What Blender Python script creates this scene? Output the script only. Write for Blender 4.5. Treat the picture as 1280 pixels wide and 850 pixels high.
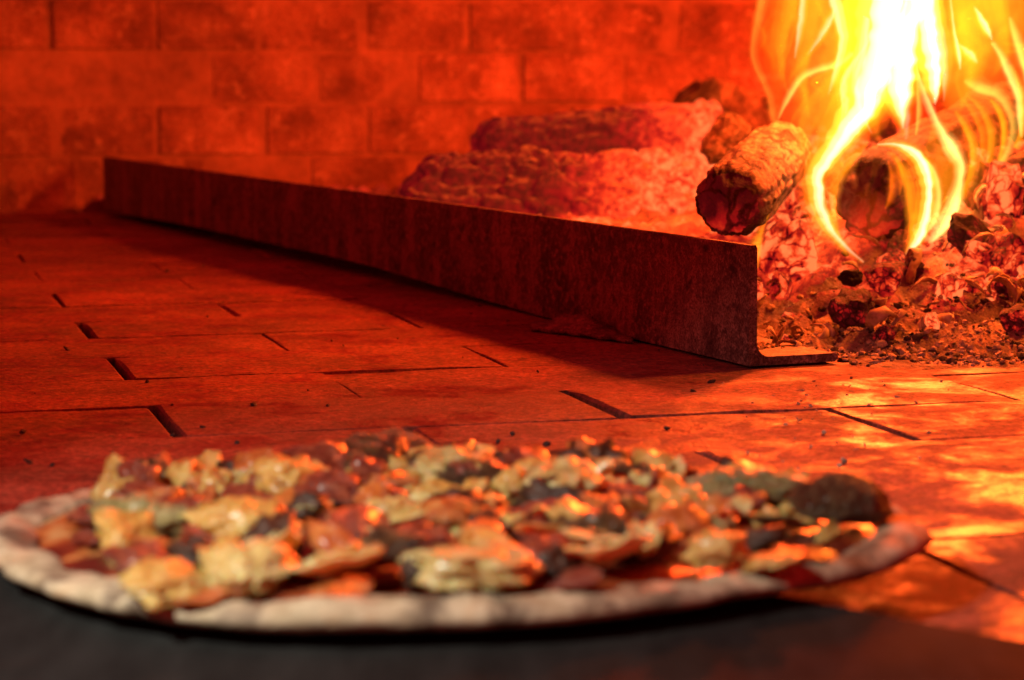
import bpy, bmesh, math, random
from mathutils import Vector, Matrix, noise, Euler
random.seed(7)
sc = bpy.context.scene
for o in list(bpy.data.objects): bpy.data.objects.remove(o)
col = sc.collection

# ------------------------------------------------------------ camera
F = 2844.0                      # focal length in photo pixels (1280 wide)
CAMH = 0.18                     # lens height above the oven floor
P = math.atan(330.0 / F)        # pitch down
cam = bpy.data.cameras.new('camera')
cam.sensor_width = 36; cam.lens = F / 1280 * 36
cam.clip_start = 0.02; cam.clip_end = 50
cam.dof.use_dof = True; cam.dof.focus_distance = 1.36; cam.dof.aperture_fstop = 11.5
camo = bpy.data.objects.new('camera', cam); col.objects.link(camo)
camo.location = (0, 0, CAMH); camo.rotation_euler = (math.pi/2 - P, 0, 0)
sc.camera = camo
CAM = Vector((0, 0, CAMH))

# ------------------------------------------------------------ light
w = bpy.data.worlds.new('World'); sc.world = w; w.use_nodes = True
bg = w.node_tree.nodes['Background']
bg.inputs[0].default_value = (1.0, 0.018, 0.020, 1); bg.inputs[1].default_value = 0.40
def lamp(name, kind, loc, power, color, size=None, target=None, spread=None):
    l = bpy.data.lights.new(name, kind); l.energy = power; l.color = color
    if kind == 'AREA':
        l.shape = 'DISK'; l.size = size
        if spread: l.spread = math.radians(spread)
    else: l.shadow_soft_size = size
    o = bpy.data.objects.new(name, l); col.objects.link(o); o.location = loc
    if target is not None:
        o.rotation_euler = (Vector(target) - Vector(loc)).to_track_quat('-Z', 'Y').to_euler()
    return o
# daylight of the oven mouth, as a lamp above left, aimed at the pizza
lamp('oven_mouth_light', 'AREA', (-0.36, 0.34, 0.46), 0.46, (0.97, 1.0, 0.84), 0.06, (-0.06, 0.77, 0.0), 50)

sc.view_settings.view_transform = 'Standard'; sc.view_settings.look = 'None'
sc.view_settings.exposure = 0.15; sc.view_settings.gamma = 1
sc.view_settings.use_curve_mapping = False
cy = sc.cycles
cy.use_denoising = True
try: cy.denoiser = 'OPENIMAGEDENOISE'
except Exception: pass
cy.max_bounces = 6; cy.transparent_max_bounces = 256; cy.volume_bounces = 0
cy.sample_clamp_indirect = 2.0; cy.caustics_reflective = False; cy.caustics_refractive = False

# ------------------------------------------------------------ helpers
def ray(px, py):
    a = (px - 640) / F; b = -(py - 425) / F
    return Vector((a, math.cos(P) + b*math.sin(P), -math.sin(P) + b*math.cos(P)))
def at(px, py, Y):
    d = ray(px, py); return CAM + d * (Y / d.y)
def ground(px, py, z=0.0):
    d = ray(px, py); return CAM + d * ((z - CAMH) / d.z)
def px2m(n, Y): return n * Y / F
def fbm(v, o=4): return noise.fractal(v, 1.0, 2.0, o)
def smooth(a, b, x):
    t = max(0, min(1, (x - a) / (b - a))); return t*t*(3 - 2*t)
def tag(o, label=None, cat=None, group=None, kind=None):
    if label: o['label'] = label
    if cat: o['category'] = cat
    if group: o['group'] = group
    if kind: o['kind'] = kind
    return o
def link(name, me, mat=None, parent=None):
    o = bpy.data.objects.new(name, me); col.objects.link(o)
    if mat and not me.materials: me.materials.append(mat)
    if parent: o.parent = parent
    return o
def mesh(name, vs, fs, shade=True):
    me = bpy.data.meshes.new(name); me.from_pydata([tuple(v) for v in vs], [], fs); me.update()
    if shade: me.polygons.foreach_set('use_smooth', [True]*len(me.polygons))
    return me
def empty(name, loc, rot=(0,0,0)):
    o = bpy.data.objects.new(name, None); o.empty_display_size = .02; col.objects.link(o)
    o.location = loc; o.rotation_euler = rot; return o
_ico = {}
def ico(sub):
    if sub not in _ico:
        bm = bmesh.new(); bmesh.ops.create_icosphere(bm, subdivisions=sub, radius=1)
        _ico[sub] = ([v.co.copy() for v in bm.verts], [[v.index for v in f.verts] for f in bm.faces]); bm.free()
    return _ico[sub]

# ------------------------------------------------------------ materials
class NT:
    def __init__(s, name):
        s.m = bpy.data.materials.new(name); s.m.use_nodes = True
        s.t = s.m.node_tree; s.t.nodes.clear(); s.out = s.n('ShaderNodeOutputMaterial')
    def n(s, typ, **kw):
        x = s.t.nodes.new(typ)
        for k, v in kw.items(): setattr(x, k, v)
        return x
    def l(s, a, b): s.t.links.new(a, b)
    def set(s, sock, v):
        if hasattr(v, 'default_value') or hasattr(v, 'is_linked'): s.l(v, sock)
        else: sock.default_value = v
    def coord(s, which='Object', scale=None):
        c = s.n('ShaderNodeTexCoord').outputs[which]
        if scale is None: return c
        mp = s.n('ShaderNodeMapping'); s.l(c, mp.inputs[0]); mp.inputs['Scale'].default_value = scale
        return mp.outputs[0]
    def noise(s, vec, scale, detail=6, rough=.6, dist=0):
        x = s.n('ShaderNodeTexNoise'); s.l(vec, x.inputs['Vector']); x.inputs['Scale'].default_value = scale
        x.inputs['Detail'].default_value = detail; x.inputs['Roughness'].default_value = rough
        x.inputs['Distortion'].default_value = dist; return x.outputs['Fac']
    def voro(s, vec, scale, feature='DISTANCE_TO_EDGE', rnd=1):
        x = s.n('ShaderNodeTexVoronoi', feature=feature); s.l(vec, x.inputs['Vector'])
        x.inputs['Scale'].default_value = scale; x.inputs['Randomness'].default_value = rnd
        return x.outputs['Distance']
    def warp(s, vec, scale, amt):
        nv = s.n('ShaderNodeTexNoise'); s.l(vec, nv.inputs['Vector']); nv.inputs['Scale'].default_value = scale; nv.inputs['Detail'].default_value = 4
        k = s.n('ShaderNodeVectorMath', operation='SCALE'); s.l(nv.outputs['Color'], k.inputs[0]); k.inputs['Scale'].default_value = amt
        d = s.n('ShaderNodeVectorMath', operation='ADD'); s.l(vec, d.inputs[0]); s.l(k.outputs[0], d.inputs[1]); return d.outputs[0]
    def ramp(s, fac, stops):
        x = s.n('ShaderNodeValToRGB'); s.l(fac, x.inputs[0]); e = x.color_ramp.elements
        while len(e) < len(stops): e.new(.5)
        for el, (p, c) in zip(e, stops):
            el.position = p; el.color = (c, c, c, 1) if not hasattr(c, '__len__') else (*c, 1)
        return x.outputs[0]
    def math(s, op, a, b=0.0, clamp=False):
        x = s.n('ShaderNodeMath', operation=op, use_clamp=clamp); s.set(x.inputs[0], a); s.set(x.inputs[1], b); return x.outputs[0]
    def mix(s, f, a, b, blend='MIX'):
        x = s.n('ShaderNodeMix', data_type='RGBA', blend_type=blend); s.set(x.inputs[0], f)
        for i, v in ((6, a), (7, b)):
            s.set(x.inputs[i], (*v, 1) if isinstance(v, tuple) and len(v) == 3 else v)
        return x.outputs[2]
    def rnd(s): return s.n('ShaderNodeObjectInfo').outputs['Random']
    def sep(s, v):
        x = s.n('ShaderNodeSeparateXYZ'); s.l(v, x.inputs[0]); return x.outputs
    def bump(s, h, strength, dist=.01):
        x = s.n('ShaderNodeBump'); s.l(h, x.inputs['Height']); x.inputs['Strength'].default_value = strength
        x.inputs['Distance'].default_value = dist; return x.outputs[0]
    def bsdf(s, base, rough=.7, normal=None, emis=None, estr=0.0, **kw):
        b = s.n('ShaderNodeBsdfPrincipled')
        s.set(b.inputs['Base Color'], (*base, 1) if isinstance(base, tuple) else base)
        s.set(b.inputs['Roughness'], rough)
        if normal is not None: s.l(normal, b.inputs['Normal'])
        if emis is not None:
            s.set(b.inputs['Emission Color'], (*emis, 1) if isinstance(emis, tuple) else emis)
            s.set(b.inputs['Emission Strength'], estr)
        for k, v in kw.items(): s.set(b.inputs[k.replace('_', ' ')], v)
        s.l(b.outputs[0], s.out.inputs[0]); return s.m

def mat_floor():
    t = NT('firebrick_floor'); v = t.n('ShaderNodeNewGeometry').outputs['Position']
    n1 = t.noise(v, 9, 8, .62); n2 = t.noise(v, 60, 6, .7); n3 = t.noise(v, 420, 3, .6)
    base = t.ramp(n1, [(.3, (.055, .013, .010)), (.5, (.165, .040, .028)), (.72, (.31, .095, .066))])
    base = t.mix(t.ramp(n2, [(.42, 0.0), (.75, 0.55)]), base, (.40, .15, .10))
    base = t.mix(t.ramp(t.noise(v, 26, 5, .7), [(.58, 0.0), (.7, .8)]), base, (.085, .035, .026))
    gr = t.noise(v, 230, 5, .8); base = t.mix(1.0, base, t.ramp(gr, [(.36, .30), (.5, 1.0), (.64, 1.9)]), 'MULTIPLY')
    base = t.mix(t.ramp(t.noise(v, 90, 4, .65), [(.62, 0.0), (.67, .85)]), base, (.03, .02, .02))
    r = t.rnd(); base = t.mix(.5, base, t.ramp(r, [(0, .45), (1, 1.0)]), 'MULTIPLY')
    st = t.noise(t.coord('Object', (1, 2.2, 1)), 7, 4, .55)
    rough = t.ramp(t.noise(v, 15, 9, .74, .3), [(.38, .30), (.46, .62), (.54, .90)])
    h = t.math('ADD', t.math('MULTIPLY', n2, .7), t.math('MULTIPLY', n3, .6))
    return t.bsdf(base, rough, t.bump(h, .5, .0022), Specular_IOR_Level=.6)
def mat_wall():
    t = NT('firebrick_wall'); v = t.n('ShaderNodeNewGeometry').outputs['Position']
    n1 = t.noise(v, 14, 8, .65); n2 = t.noise(v, 55, 6, .7)
    base = t.ramp(n1, [(.28, (.19, .085, .06)), (.5, (.36, .175, .125)), (.7, (.50, .29, .21))])
    base = t.mix(t.ramp(n2, [(.54, 0.0), (.68, .9)]), base, (.68, .46, .36))
    base = t.mix(.45, base, t.ramp(t.rnd(), [(0, .5), (1, 1.0)]), 'MULTIPLY')
    base = t.mix(1.0, base, t.ramp(t.noise(v, 3.5, 5, .65), [(.36, .60), (.60, 1.0)]), 'MULTIPLY')
    base = t.mix(1.0, base, t.ramp(t.noise(v, 330, 3, .7), [(.34, .5), (.66, 1.4)]), 'MULTIPLY')
    return t.bsdf(base, .9, t.bump(n2, .7, .006))
def mat_mortar(name, c):
    t = NT(name); v = t.n('ShaderNodeNewGeometry').outputs['Position']; n = t.noise(v, 40, 6, .7)
    k = t.mix(1.0, t.ramp(n, [(.3, .5), (.7, 1.0)]), t.ramp(t.noise(v, 7, 5, .65), [(.40, .65), (.62, 1.0)]), 'MULTIPLY')
    return t.bsdf(t.mix(1.0, c, k, 'MULTIPLY'), .95, t.bump(n, .7, .006))
def mat_steel():
    t = NT('scaled_dark_steel'); v = t.coord('Object')
    n1 = t.noise(t.coord('Object', (1, 1, .35)), 38, 6, .65); n2 = t.noise(v, 210, 4, .6)
    base = t.ramp(n1, [(.34, (.035, .028, .028)), (.5, (.12, .09, .08)), (.64, (.28, .20, .16))])
    base = t.mix(t.ramp(n2, [(.47, 0.0), (.66, .75)]), base, (.34, .26, .22))
    base = t.mix(1.0, base, t.ramp(t.noise(v, 700, 3, .7), [(.36, .35), (.64, 1.7)]), 'MULTIPLY')
    base = t.mix(t.ramp(t.noise(v, 55, 5, .7), [(.56, 0.0), (.66, .85)]), base, (.02, .016, .016))
    return t.bsdf(base, t.ramp(n1, [(.3, .55), (.7, .85)]), t.bump(n2, .35, .002), Metallic=.25)
def mat_peel():
    t = NT('blackened_peel_metal'); v = t.coord('Object')
    n = t.noise(t.coord('Object', (3, .6, 1)), 22, 6, .65); n2 = t.noise(v, 9, 5, .6)
    base = t.ramp(n, [(.3, (.010, .010, .010)), (.62, (.022, .022, .022)), (.74, (.05, .05, .05))])
    return t.bsdf(base, t.ramp(n2, [(.3, .75), (.7, .95)]), t.bump(n, .15, .002), Specular_IOR_Level=.05)

EMB = [(0.0, (.004, .0, .0)), (.28, (.05, .001, .002)), (.5, (.34, .005, .005)), (.72, (.88, .048, .010)), (1.0, (1.2, .22, .06))]
def mat_ember(name, lo=.35, hi=.65, scale=30, strength=1.0, ash=.5, cell=45, bright=0.0):
    """glowing charcoal: heat follows noise and cracks, grey ash sits on faces that look up"""
    t = NT(name); v = t.coord('Object'); n = t.noise(v, scale, 5, .6, .4)
    g = t.n('ShaderNodeNewGeometry'); nz = t.sep(g.outputs['Normal'])[2]
    heat = t.ramp(n, [(lo, 0.0), (hi, 1.0)])
    cr = t.ramp(t.voro(t.warp(v, 2.0, .5), cell), [(0.0, 1.0), (.10, 0.0)])
    heat = t.math('ADD', t.math('MULTIPLY', heat, .8), bright)
    heat = t.math('SUBTRACT', heat, t.math('MULTIPLY', cr, .35), True)
    heat = t.math('ADD', heat, t.math('MULTIPLY', t.math('SUBTRACT', t.rnd(), .5), .35), True)
    a = t.math('MULTIPLY', t.ramp(nz, [(.25, 0.0), (.7, 1.0)]), t.ramp(t.noise(v, scale*3, 6, .7), [(.36, 0.0), (.55, ash)]))
    em = t.mix(t.math('MULTIPLY', a, .85), t.ramp(heat, EMB), (0.0, 0.0, 0.0))
    base = t.mix(a, (.03, .024, .022), (.34, .28, .23))
    return t.bsdf(base, .9, t.bump(t.noise(v, scale*4, 6, .7), .8, .12), em, strength)
def mat_ash():
    t = NT('ash_bed'); v = t.n('ShaderNodeNewGeometry').outputs['Position']; xyz = t.sep(v)
    n1 = t.noise(v, 26, 8, .7); n2 = t.noise(v, 140, 5, .7); n3 = t.noise(v, 17, 4, .6)
    base = t.ramp(n1, [(.32, (.025, .02, .018)), (.46, (.16, .11, .08)), (.64, (.40, .30, .22))])
    base = t.mix(t.ramp(n2, [(.5, 0.0), (.68, .85)]), base, (.035, .028, .025))
    hot = t.ramp(t.math('ADD', xyz[2], t.math('MULTIPLY', n3, .07)), [(.045, 0.0), (.085, 1.0)])
    heat = t.math('MULTIPLY', hot, t.ramp(n3, [(.34, .35), (.58, 1.0)]))
    heat = t.math('MULTIPLY', heat, t.ramp(n2, [(.36, .5), (.55, 1.0)]))
    return t.bsdf(base, .95, t.bump(n2, .9, .006), t.ramp(heat, EMB), .9)
def mat_charred(name, end=False, ash=(.45, .57)):
    t = NT(name); v = t.coord('Object')
    if end:
        n = t.noise(v, 45, 5, .6, .5); cr = t.ramp(t.voro(t.warp(v, 45, .03), 48), [(0, 1.0), (.10, 0.0)])
        z = t.sep(v)[2]
        k = t.ramp(t.math('ADD', t.math('MULTIPLY', z, -14.0), t.math('MULTIPLY', n, .9)), [(.38, .22), (.85, .58)])
        heat = t.math('SUBTRACT', k, t.math('MULTIPLY', cr, .4), True)
        return t.bsdf(t.ramp(n, [(.35, (.03, .02, .018)), (.65, (.13, .085, .07))]), .85, t.bump(n, .9, .006), t.ramp(heat, EMB), .9)
    g = t.n('ShaderNodeNewGeometry'); nz = t.sep(g.outputs['Normal'])[2]
    n = t.noise(t.coord('Object', (.4, 1, 1)), 75, 6, .7, .4); n2 = t.noise(v, 22, 4, .6)
    a = t.math('MULTIPLY', t.ramp(nz, [(-.35, 0.0), (.25, 1.0)]), t.ramp(n, [(ash[0], 0.0), (ash[1], 1.0)]))
    base = t.mix(a, (.022, .015, .012), (.27, .20, .14))
    return t.bsdf(base, .92, t.bump(n, .9, .006), t.ramp(t.ramp(n2, [(.5, 0.0), (.75, .6)]), EMB), .6)
def mat_glow_log(name, x_hot, gain=1.0):
    """half burnt log: crimson body, white-hot crazed end, ash on its top"""
    t = NT(name); v = t.coord('Object'); xyz = t.sep(v)
    n = t.noise(v, 26, 5, .6, .5); n2 = t.noise(v, 90, 6, .7)
    hotx = t.ramp(t.math('ADD', xyz[0], t.math('MULTIPLY', n, .10)), [(x_hot + .06, 0.0), (x_hot + .15, .55)])
    low = t.ramp(t.math('ADD', t.math('MULTIPLY', xyz[2], -12.0), t.math('MULTIPLY', n, .8)), [(.30, .34), (.95, .64)])
    vd = t.n('ShaderNodeVectorMath', operation='ADD'); t.l(v, vd.inputs[0]); nv = t.n('ShaderNodeTexNoise'); t.l(v, nv.inputs['Vector']); nv.inputs['Scale'].default_value = 30; nv.inputs['Detail'].default_value = 4
    sc_ = t.n('ShaderNodeVectorMath', operation='SCALE'); t.l(nv.outputs['Color'], sc_.inputs[0]); sc_.inputs['Scale'].default_value = .05; t.l(sc_.outputs[0], vd.inputs[1])
    cr = t.math('MULTIPLY', t.ramp(t.voro(vd.outputs[0], 40), [(0, 1.0), (.07, 0.0)]), t.ramp(t.noise(v, 40, 4), [(.45, 0.0), (.6, 1.0)]))
    heat = t.math('ADD', t.math('MAXIMUM', low, 0.0), hotx)
    heat = t.math('SUBTRACT', heat, t.math('MULTIPLY', cr, t.math('MULTIPLY', hotx, .8)), True)
    heat = t.math('MULTIPLY', heat, t.ramp(t.noise(v, 150, 5, .7), [(.34, .62), (.6, 1.06)]), True)
    g = t.n('ShaderNodeNewGeometry'); nz = t.sep(g.outputs['Normal'])[2]
    a = t.math('MULTIPLY', t.ramp(nz, [(.62, 0.0), (.95, 1.0)]), t.ramp(n2, [(.44, .0), (.60, .9)]))
    em = t.mix(t.math('MULTIPLY', a, .8), t.ramp(heat, EMB), (0.0, 0.0, 0.0))
    return t.bsdf(t.mix(a, (.02, .014, .013), (.36, .29, .23)), .92, t.bump(n2, .9, .006), em, gain)
def mat_food(name, stops, scale=60, rough=.4, bumps=.5, coat=.0, sss=0.0):
    t = NT(name); v = t.coord('Object'); n = t.noise(v, scale, 5, .6, .3)
    base = t.ramp(n, stops)
    base = t.mix(.5, base, t.ramp(t.rnd(), [(0, (.62, .58, .50)), (.5, (1, 1, 1)), (1, (1.0, .86, .66))]), 'MULTIPLY')
    kw = {'Coat_Weight': coat, 'Coat_Roughness': .25}
    if sss: kw.update(Subsurface_Weight=sss, Subsurface_Scale=.012)
    return t.bsdf(base, rough, t.bump(t.noise(v, scale*3, 4, .6), bumps, .08), **kw)
def mat_crust():
    t = NT('baked_crust'); v = t.coord('Object'); n = t.noise(v, 42, 5, .6, .3); n2 = t.noise(v, 90, 5, .65)
    base = t.ramp(n2, [(.3, (.30, .225, .13)), (.6, (.50, .415, .285))])
    base = t.mix(t.ramp(n, [(.49, 0.0), (.56, .5), (.64, .9)]), base, (.07, .04, .025))
    base = t.mix(t.ramp(n, [(.28, .6), (.42, 0.0)]), base, (.55, .32, .15))
    return t.bsdf(base, .75, t.bump(n2, .5, .003))
def mat_sauce():
    t = NT('sauce_and_melted_cheese'); v = t.coord('Object'); n = t.noise(v, 34, 6, .6, .6); n2 = t.noise(v, 80, 5, .65)
    base = t.ramp(n, [(.36, (.05, .012, .007)), (.48, (.20, .035, .012)), (.56, (.42, .13, .03)), (.66, (.55, .36, .15))])  # darkest stops also put the shade between toppings into the sauce colour
    base = t.mix(t.ramp(n2, [(.6, 0.0), (.72, .8)]), base, (.07, .028, .015))
    return t.bsdf(base, .34, t.bump(n2, .6, .003), Coat_Weight=.35, Coat_Roughness=.2)
def mat_lump():
    t = NT('ash_crusted_wood'); v = t.coord('Object'); n = t.noise(v, 3.0, 7, .7, .4)
    return t.bsdf(t.ramp(n, [(.36, (.04, .025, .02)), (.5, (.22, .15, .10)), (.64, (.48, .37, .27))]), .92, t.bump(n, .8, .15))
M = dict(floor=mat_floor(), wall=mat_wall(), wmortar=mat_mortar('pale_mortar', (.50, .28, .20)),
         fmortar=mat_mortar('soot_filled_joint', (.05, .04, .035)), steel=mat_steel(), peel=mat_peel(),
         lump=mat_lump(), ash=mat_ash(), bark=mat_charred('charred_bark'), end=mat_charred('charred_cut_end', True), burnt=mat_charred('burnt_bark', False, (.66, .80)),
         bubble=mat_food('blistered_crust', [(.3, (.09, .045, .02)), (.5, (.22, .12, .055)), (.72, (.42, .28, .14))], 1.8, .5, .9, .2),
         crust=mat_crust(), sauce=mat_sauce(),
         ember=mat_ember('glowing_charcoal', .32, .60, 1.4, 1.0, .35, 1.6, .28),
         dull=mat_ember('dull_charcoal', .45, .8, 2.0, .9, .45, 3.0, .28),
         black=mat_ember('dead_charcoal', .9, 1.0, 2, .3, .2, 3, -.2))

# ------------------------------------------------------------ oven floor, brick by brick
A = math.atan(807 / F)          # the brick columns lean this far to the left going away
U = Vector((math.cos(A), math.sin(A), 0)); V = Vector((-math.sin(A), math.cos(A), 0))
BL, BW = 0.236, 0.1125
p0 = ground(225, 545); u0 = p0.dot(U); v0 = p0.dot(V)
floor = link('oven_floor', mesh('oven_floor', [(-2, -.2, -.014), (2, -.2, -.014), (2, 3.6, -.014), (-2, 3.6, -.014)], [(0, 1, 2, 3)]), M['fmortar'])
tag(floor, 'hearth floor of worn firebricks laid in running bond', 'floor', kind='structure')
def brick_mesh(name, L, W, H, gapx, gapy, ch, seed):
    """box with worn, uneven top edges; top at z = 0"""
    rn = random.Random(seed); nx, ny = 7, 4
    xs = [-L/2 + gapx/2 + (L - gapx) * i/nx for i in range(nx+1)]
    ys = [-W/2 + gapy/2 + (W - gapy) * j/ny for j in range(ny+1)]
    vs, fs = [], []
    def idx(i, j): return j*(nx+1) + i
    for j, y in enumerate(ys):
        for i, x in enumerate(xs):
            e = (i in (0, nx)) + (j in (0, ny)); wob = rn.uniform(-.4, 1)*ch*.5 if e else 0
            xx = x + (ch + wob if i == 0 else -(ch + wob) if i == nx else 0)
            yy = y + (ch*.3 + wob*.5 if j == 0 else -(ch*.3 + wob*.5) if j == ny else 0)
            vs.append((xx, yy, 0 if not e else -abs(rn.gauss(0, .0005))))
    for j in range(ny):
        for i in range(nx): fs.append((idx(i, j), idx(i+1, j), idx(i+1, j+1), idx(i, j+1)))
    rim = [(i, 0) for i in range(nx)] + [(nx, j) for j in range(ny)] + [(i, ny) for i in range(nx, 0, -1)] + [(0, j) for j in range(ny, 0, -1)]
    b1 = len(vs)
    for (i, j) in rim: vs.append((xs[i], ys[j], -ch))
    b2 = len(vs)
    for (i, j) in rim: vs.append((xs[i], ys[j], -H))
    n = len(rim)
    for k in range(n):
        a, b = idx(*rim[k]), idx(*rim[(k+1) % n]); k2 = (k+1) % n
        fs.append((b, a, b1+k, b1+k2)); fs.append((b1+k2, b1+k, b2+k, b2+k2))
    return mesh(name, vs, fs, False)
fb = [brick_mesh('floor_brick', BL, BW, .013, g, gy, ch, 10+i) for i, (g, gy, ch) in enumerate(
    [(.0004, .0003, .0006), (.0012, .0004, .0009), (.0046, .0004, .0014), (.0008, .0005, .0007), (.0050, .0004, .0018), (.0020, .0003, .0008)])]
rb = random.Random(3)
for r in range(-8, 19):
    for c in range(-9, 10):
        u = u0 + (c + .5*(r % 2 == 0) ) * BL ; v = v0 + (r + .5) * BW
        ctr = U*u + V*v
        if not (.28 < ctr.y < 3.15) or abs(ctr.x) > ctr.y*.225 + .42: continue
        o = link('brick', rb.choice(fb), M['floor'], floor)
        o.location = (ctr.x, ctr.y, rb.gauss(0, .00035)); o.rotation_euler = (rb.gauss(0, .0018), rb.gauss(0, .0014), A + rb.gauss(0, .0012))

# ------------------------------------------------------------ back wall
WC, WR = Vector((.2, .98, 0)), 2.2
BH, BLW = .0705, .142
vs, fs = [], []
N = 60
for i in range(N+1):
    th = -.72 + 1.44*i/N
    for (z, rr) in ((-.02, WR+.004), (.50, WR+.004), (.50, WR+.12), (-.02, WR+.12)):
        vs.append((WC.x + rr*math.sin(th), WC.y + rr*math.cos(th), z))
for i in range(N):
    for k in range(4):
        fs.append((4*i+k, 4*i+(k+1) % 4, 4*i+4+(k+1) % 4, 4*i+4+k))
fs += [(0, 3, 2, 1), (4*N, 4*N+1, 4*N+2, 4*N+3)]
wall = link('brick_wall', mesh('brick_wall', vs, fs, False), M['wmortar'])
tag(wall, 'curved firebrick wall at the back of the oven, behind the logs', 'wall')
wb = [brick_mesh('wall_brick', BLW, BH, .03, .007, .006, .003, 40+i) for i in range(6)]
rw = random.Random(5)
for r in range(7):
    for c in range(-10, 11):
        th = (c + (.5 if r % 2 else 0) + .15) * BLW / WR + rw.gauss(0, .0012)
        if abs(th) > .68: continue
        o = link('brick', rw.choice(wb), M['wall'], wall)
        rr = WR + rw.gauss(.0008, .0020)
        o.location = (WC.x + rr*math.sin(th), WC.y + rr*math.cos(th), (r + .5)*BH + .001)
        o.rotation_euler = Euler((math.pi/2 + rw.gauss(0, .012), rw.gauss(0, .008), -th + rw.gauss(0, .01)))

# ------------------------------------------------------------ steel angle bar
FB = ground(936, 461, 0.0); TB = at(128, 193, 2.96)
FB2 = Vector((FB.x, FB.y, 0)); TB2 = Vector((TB.x, TB.y, 0))
bd = (TB2 - FB2).normalized(); blen = (TB2 - FB2).length
bn = Vector((bd.y, -bd.x, 0))            # towards the fire
HB, TH, FLW = .0765, .0055, .064
prof = [(0, .0), (FLW - .002, 0), (FLW, .0015), (FLW, TH - .001), (FLW - .003, TH)]
for k in range(6):
    a = math.pi/2 * k/5; prof.append((TH + .009 - .009*math.sin(a), TH + .009 - .009*math.cos(a)))
prof += [(TH, HB - .002), (TH - .001, HB), (.001, HB), (0, HB - .001), (0, .003)]
bar = empty('angle_iron_bar', FB2 + Vector((0, 0, 0)))
tag(bar, 'long rusty black steel angle bar holding back the fire on the hearth', 'angle bar')
vs, fs = [], []; NS = 60; n = len(prof)
for i in range(NS+1):
    s = blen*i/NS
    lift = .0015 + .011*smooth(.25, .8, s) * (1 - .5*smooth(1.2, 1.7, s))
    for (a, z) in prof:
        wv = .0022*math.sin(s*4.1) + .0012*fbm(Vector((s*9, z*30, a*30)))
        p = bd*s + bn*(a + wv); vs.append((p.x, p.y, z + lift*(1 - z/HB)))
for i in range(NS):
    for k in range(n): fs.append((i*n+k, i*n+(k+1) % n, (i+1)*n+(k+1) % n, (i+1)*n+k))
fs.append(tuple(range(n-1, -1, -1))); fs.append(tuple(NS*n + k for k in range(n)))
def part_faces(sel, name):
    ids = [f for f in fs if sel(f)]
    used = sorted({i for f in ids for i in f}); mp = {u: k for k, u in enumerate(used)}
    return link(name, mesh(name, [vs[u] for u in used], [tuple(mp[i] for i in f) for f in ids], False), M['steel'], bar)
part_faces(lambda f: True, 'steel_angle')

# thin warped scrap of steel under the bar
sv, sf = [], []
for i in range(13):
    for j in range(4):
        q = ground(664 + 10.5*i, 412 + 1.3*i, 0); t = i/12
        z = .003 + .010*math.sin(t*math.pi)**2*(j/3) + .0008*math.sin(i*2.1)
        p = q + Vector((0, .012*(j-1.0), 0)); sv.append((p.x, p.y, z))
for i in range(12):
    for j in range(3): sf.append((i*4+j, (i+1)*4+j, (i+1)*4+j+1, i*4+j+1))
me = mesh('steel_scrap', sv, sf); o = link('steel_scrap', me, M['steel']); md = o.modifiers.new('thick', 'SOLIDIFY'); md.thickness = .0025
tag(o, 'thin warped scrap of steel wedged under the angle bar', 'scrap metal')

# ------------------------------------------------------------ ash and ember bed
def bar_dist(x, y):        # distance behind the bar (towards the fire)
    return (Vector((x, y, 0)) - FB2).dot(bn)
def bed_h(x, y):
    v = Vector((x, y, 0))
    b = bar_dist(x, y); s = (v - FB2).dot(bd)
    front = 1.455 + .04*fbm(Vector((x*5, 1, 0))) - .10*max(0, x - .2)
    e = smooth(front, front + .32, y) * (.55 + .45*smooth(.12, .34, x))
    h = .086*e + .010*smooth(.24, .42, x)*smooth(front + .10, front + .40, y)
    h *= 1 - .55*(1 - smooth(-.12, .14, x))
    if b < .10: h = min(h, .015 + max(0, b)*.75) if b > 0 else 0
    h += (.016*fbm(v*22) + .008*fbm(v*60) + .004*fbm(v*140, 3)) * smooth(front - .06, front + .12, y)
    h += .0022*fbm(v*70) + .001 - .012*(1 - smooth(front - .10, front - .01, y))
    if b < TH + .002 and s > -.01: h = -.05
    elif b < FLW + .006 and -.01 < s < .034: h = -.05
    elif b < .05 and s > -.005: h = min(max(h, TH + .001), .07*smooth(.0, .10, s) + TH + .006)
    return h
gx0, gx1, gy0, gy1 = -.62, .86, 1.36, 3.17; st = .0085
nx, ny = int((gx1-gx0)/st), int((gy1-gy0)/st)
vs = []; fs = []; keep = {}
for j in range(ny+1):
    for i in range(nx+1):
        x, y = gx0 + i*st, gy0 + j*st
        h = bed_h(x, y)
        if h > -.012 and (Vector((x, y, 0)) - WC).length < WR - .004:
            keep[(i, j)] = len(vs); vs.append((x, y, h))
for j in range(ny):
    for i in range(nx):
        q = [(i, j), (i+1, j), (i+1, j+1), (i, j+1)]
        if all(k in keep for k in q): fs.append(tuple(keep[k] for k in q))
o = link('ember_bed', mesh('ember_bed', vs, fs), M['ash']); tag(o, 'bed of glowing embers and grey ash under the fire', 'embers', kind='stuff')

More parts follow.
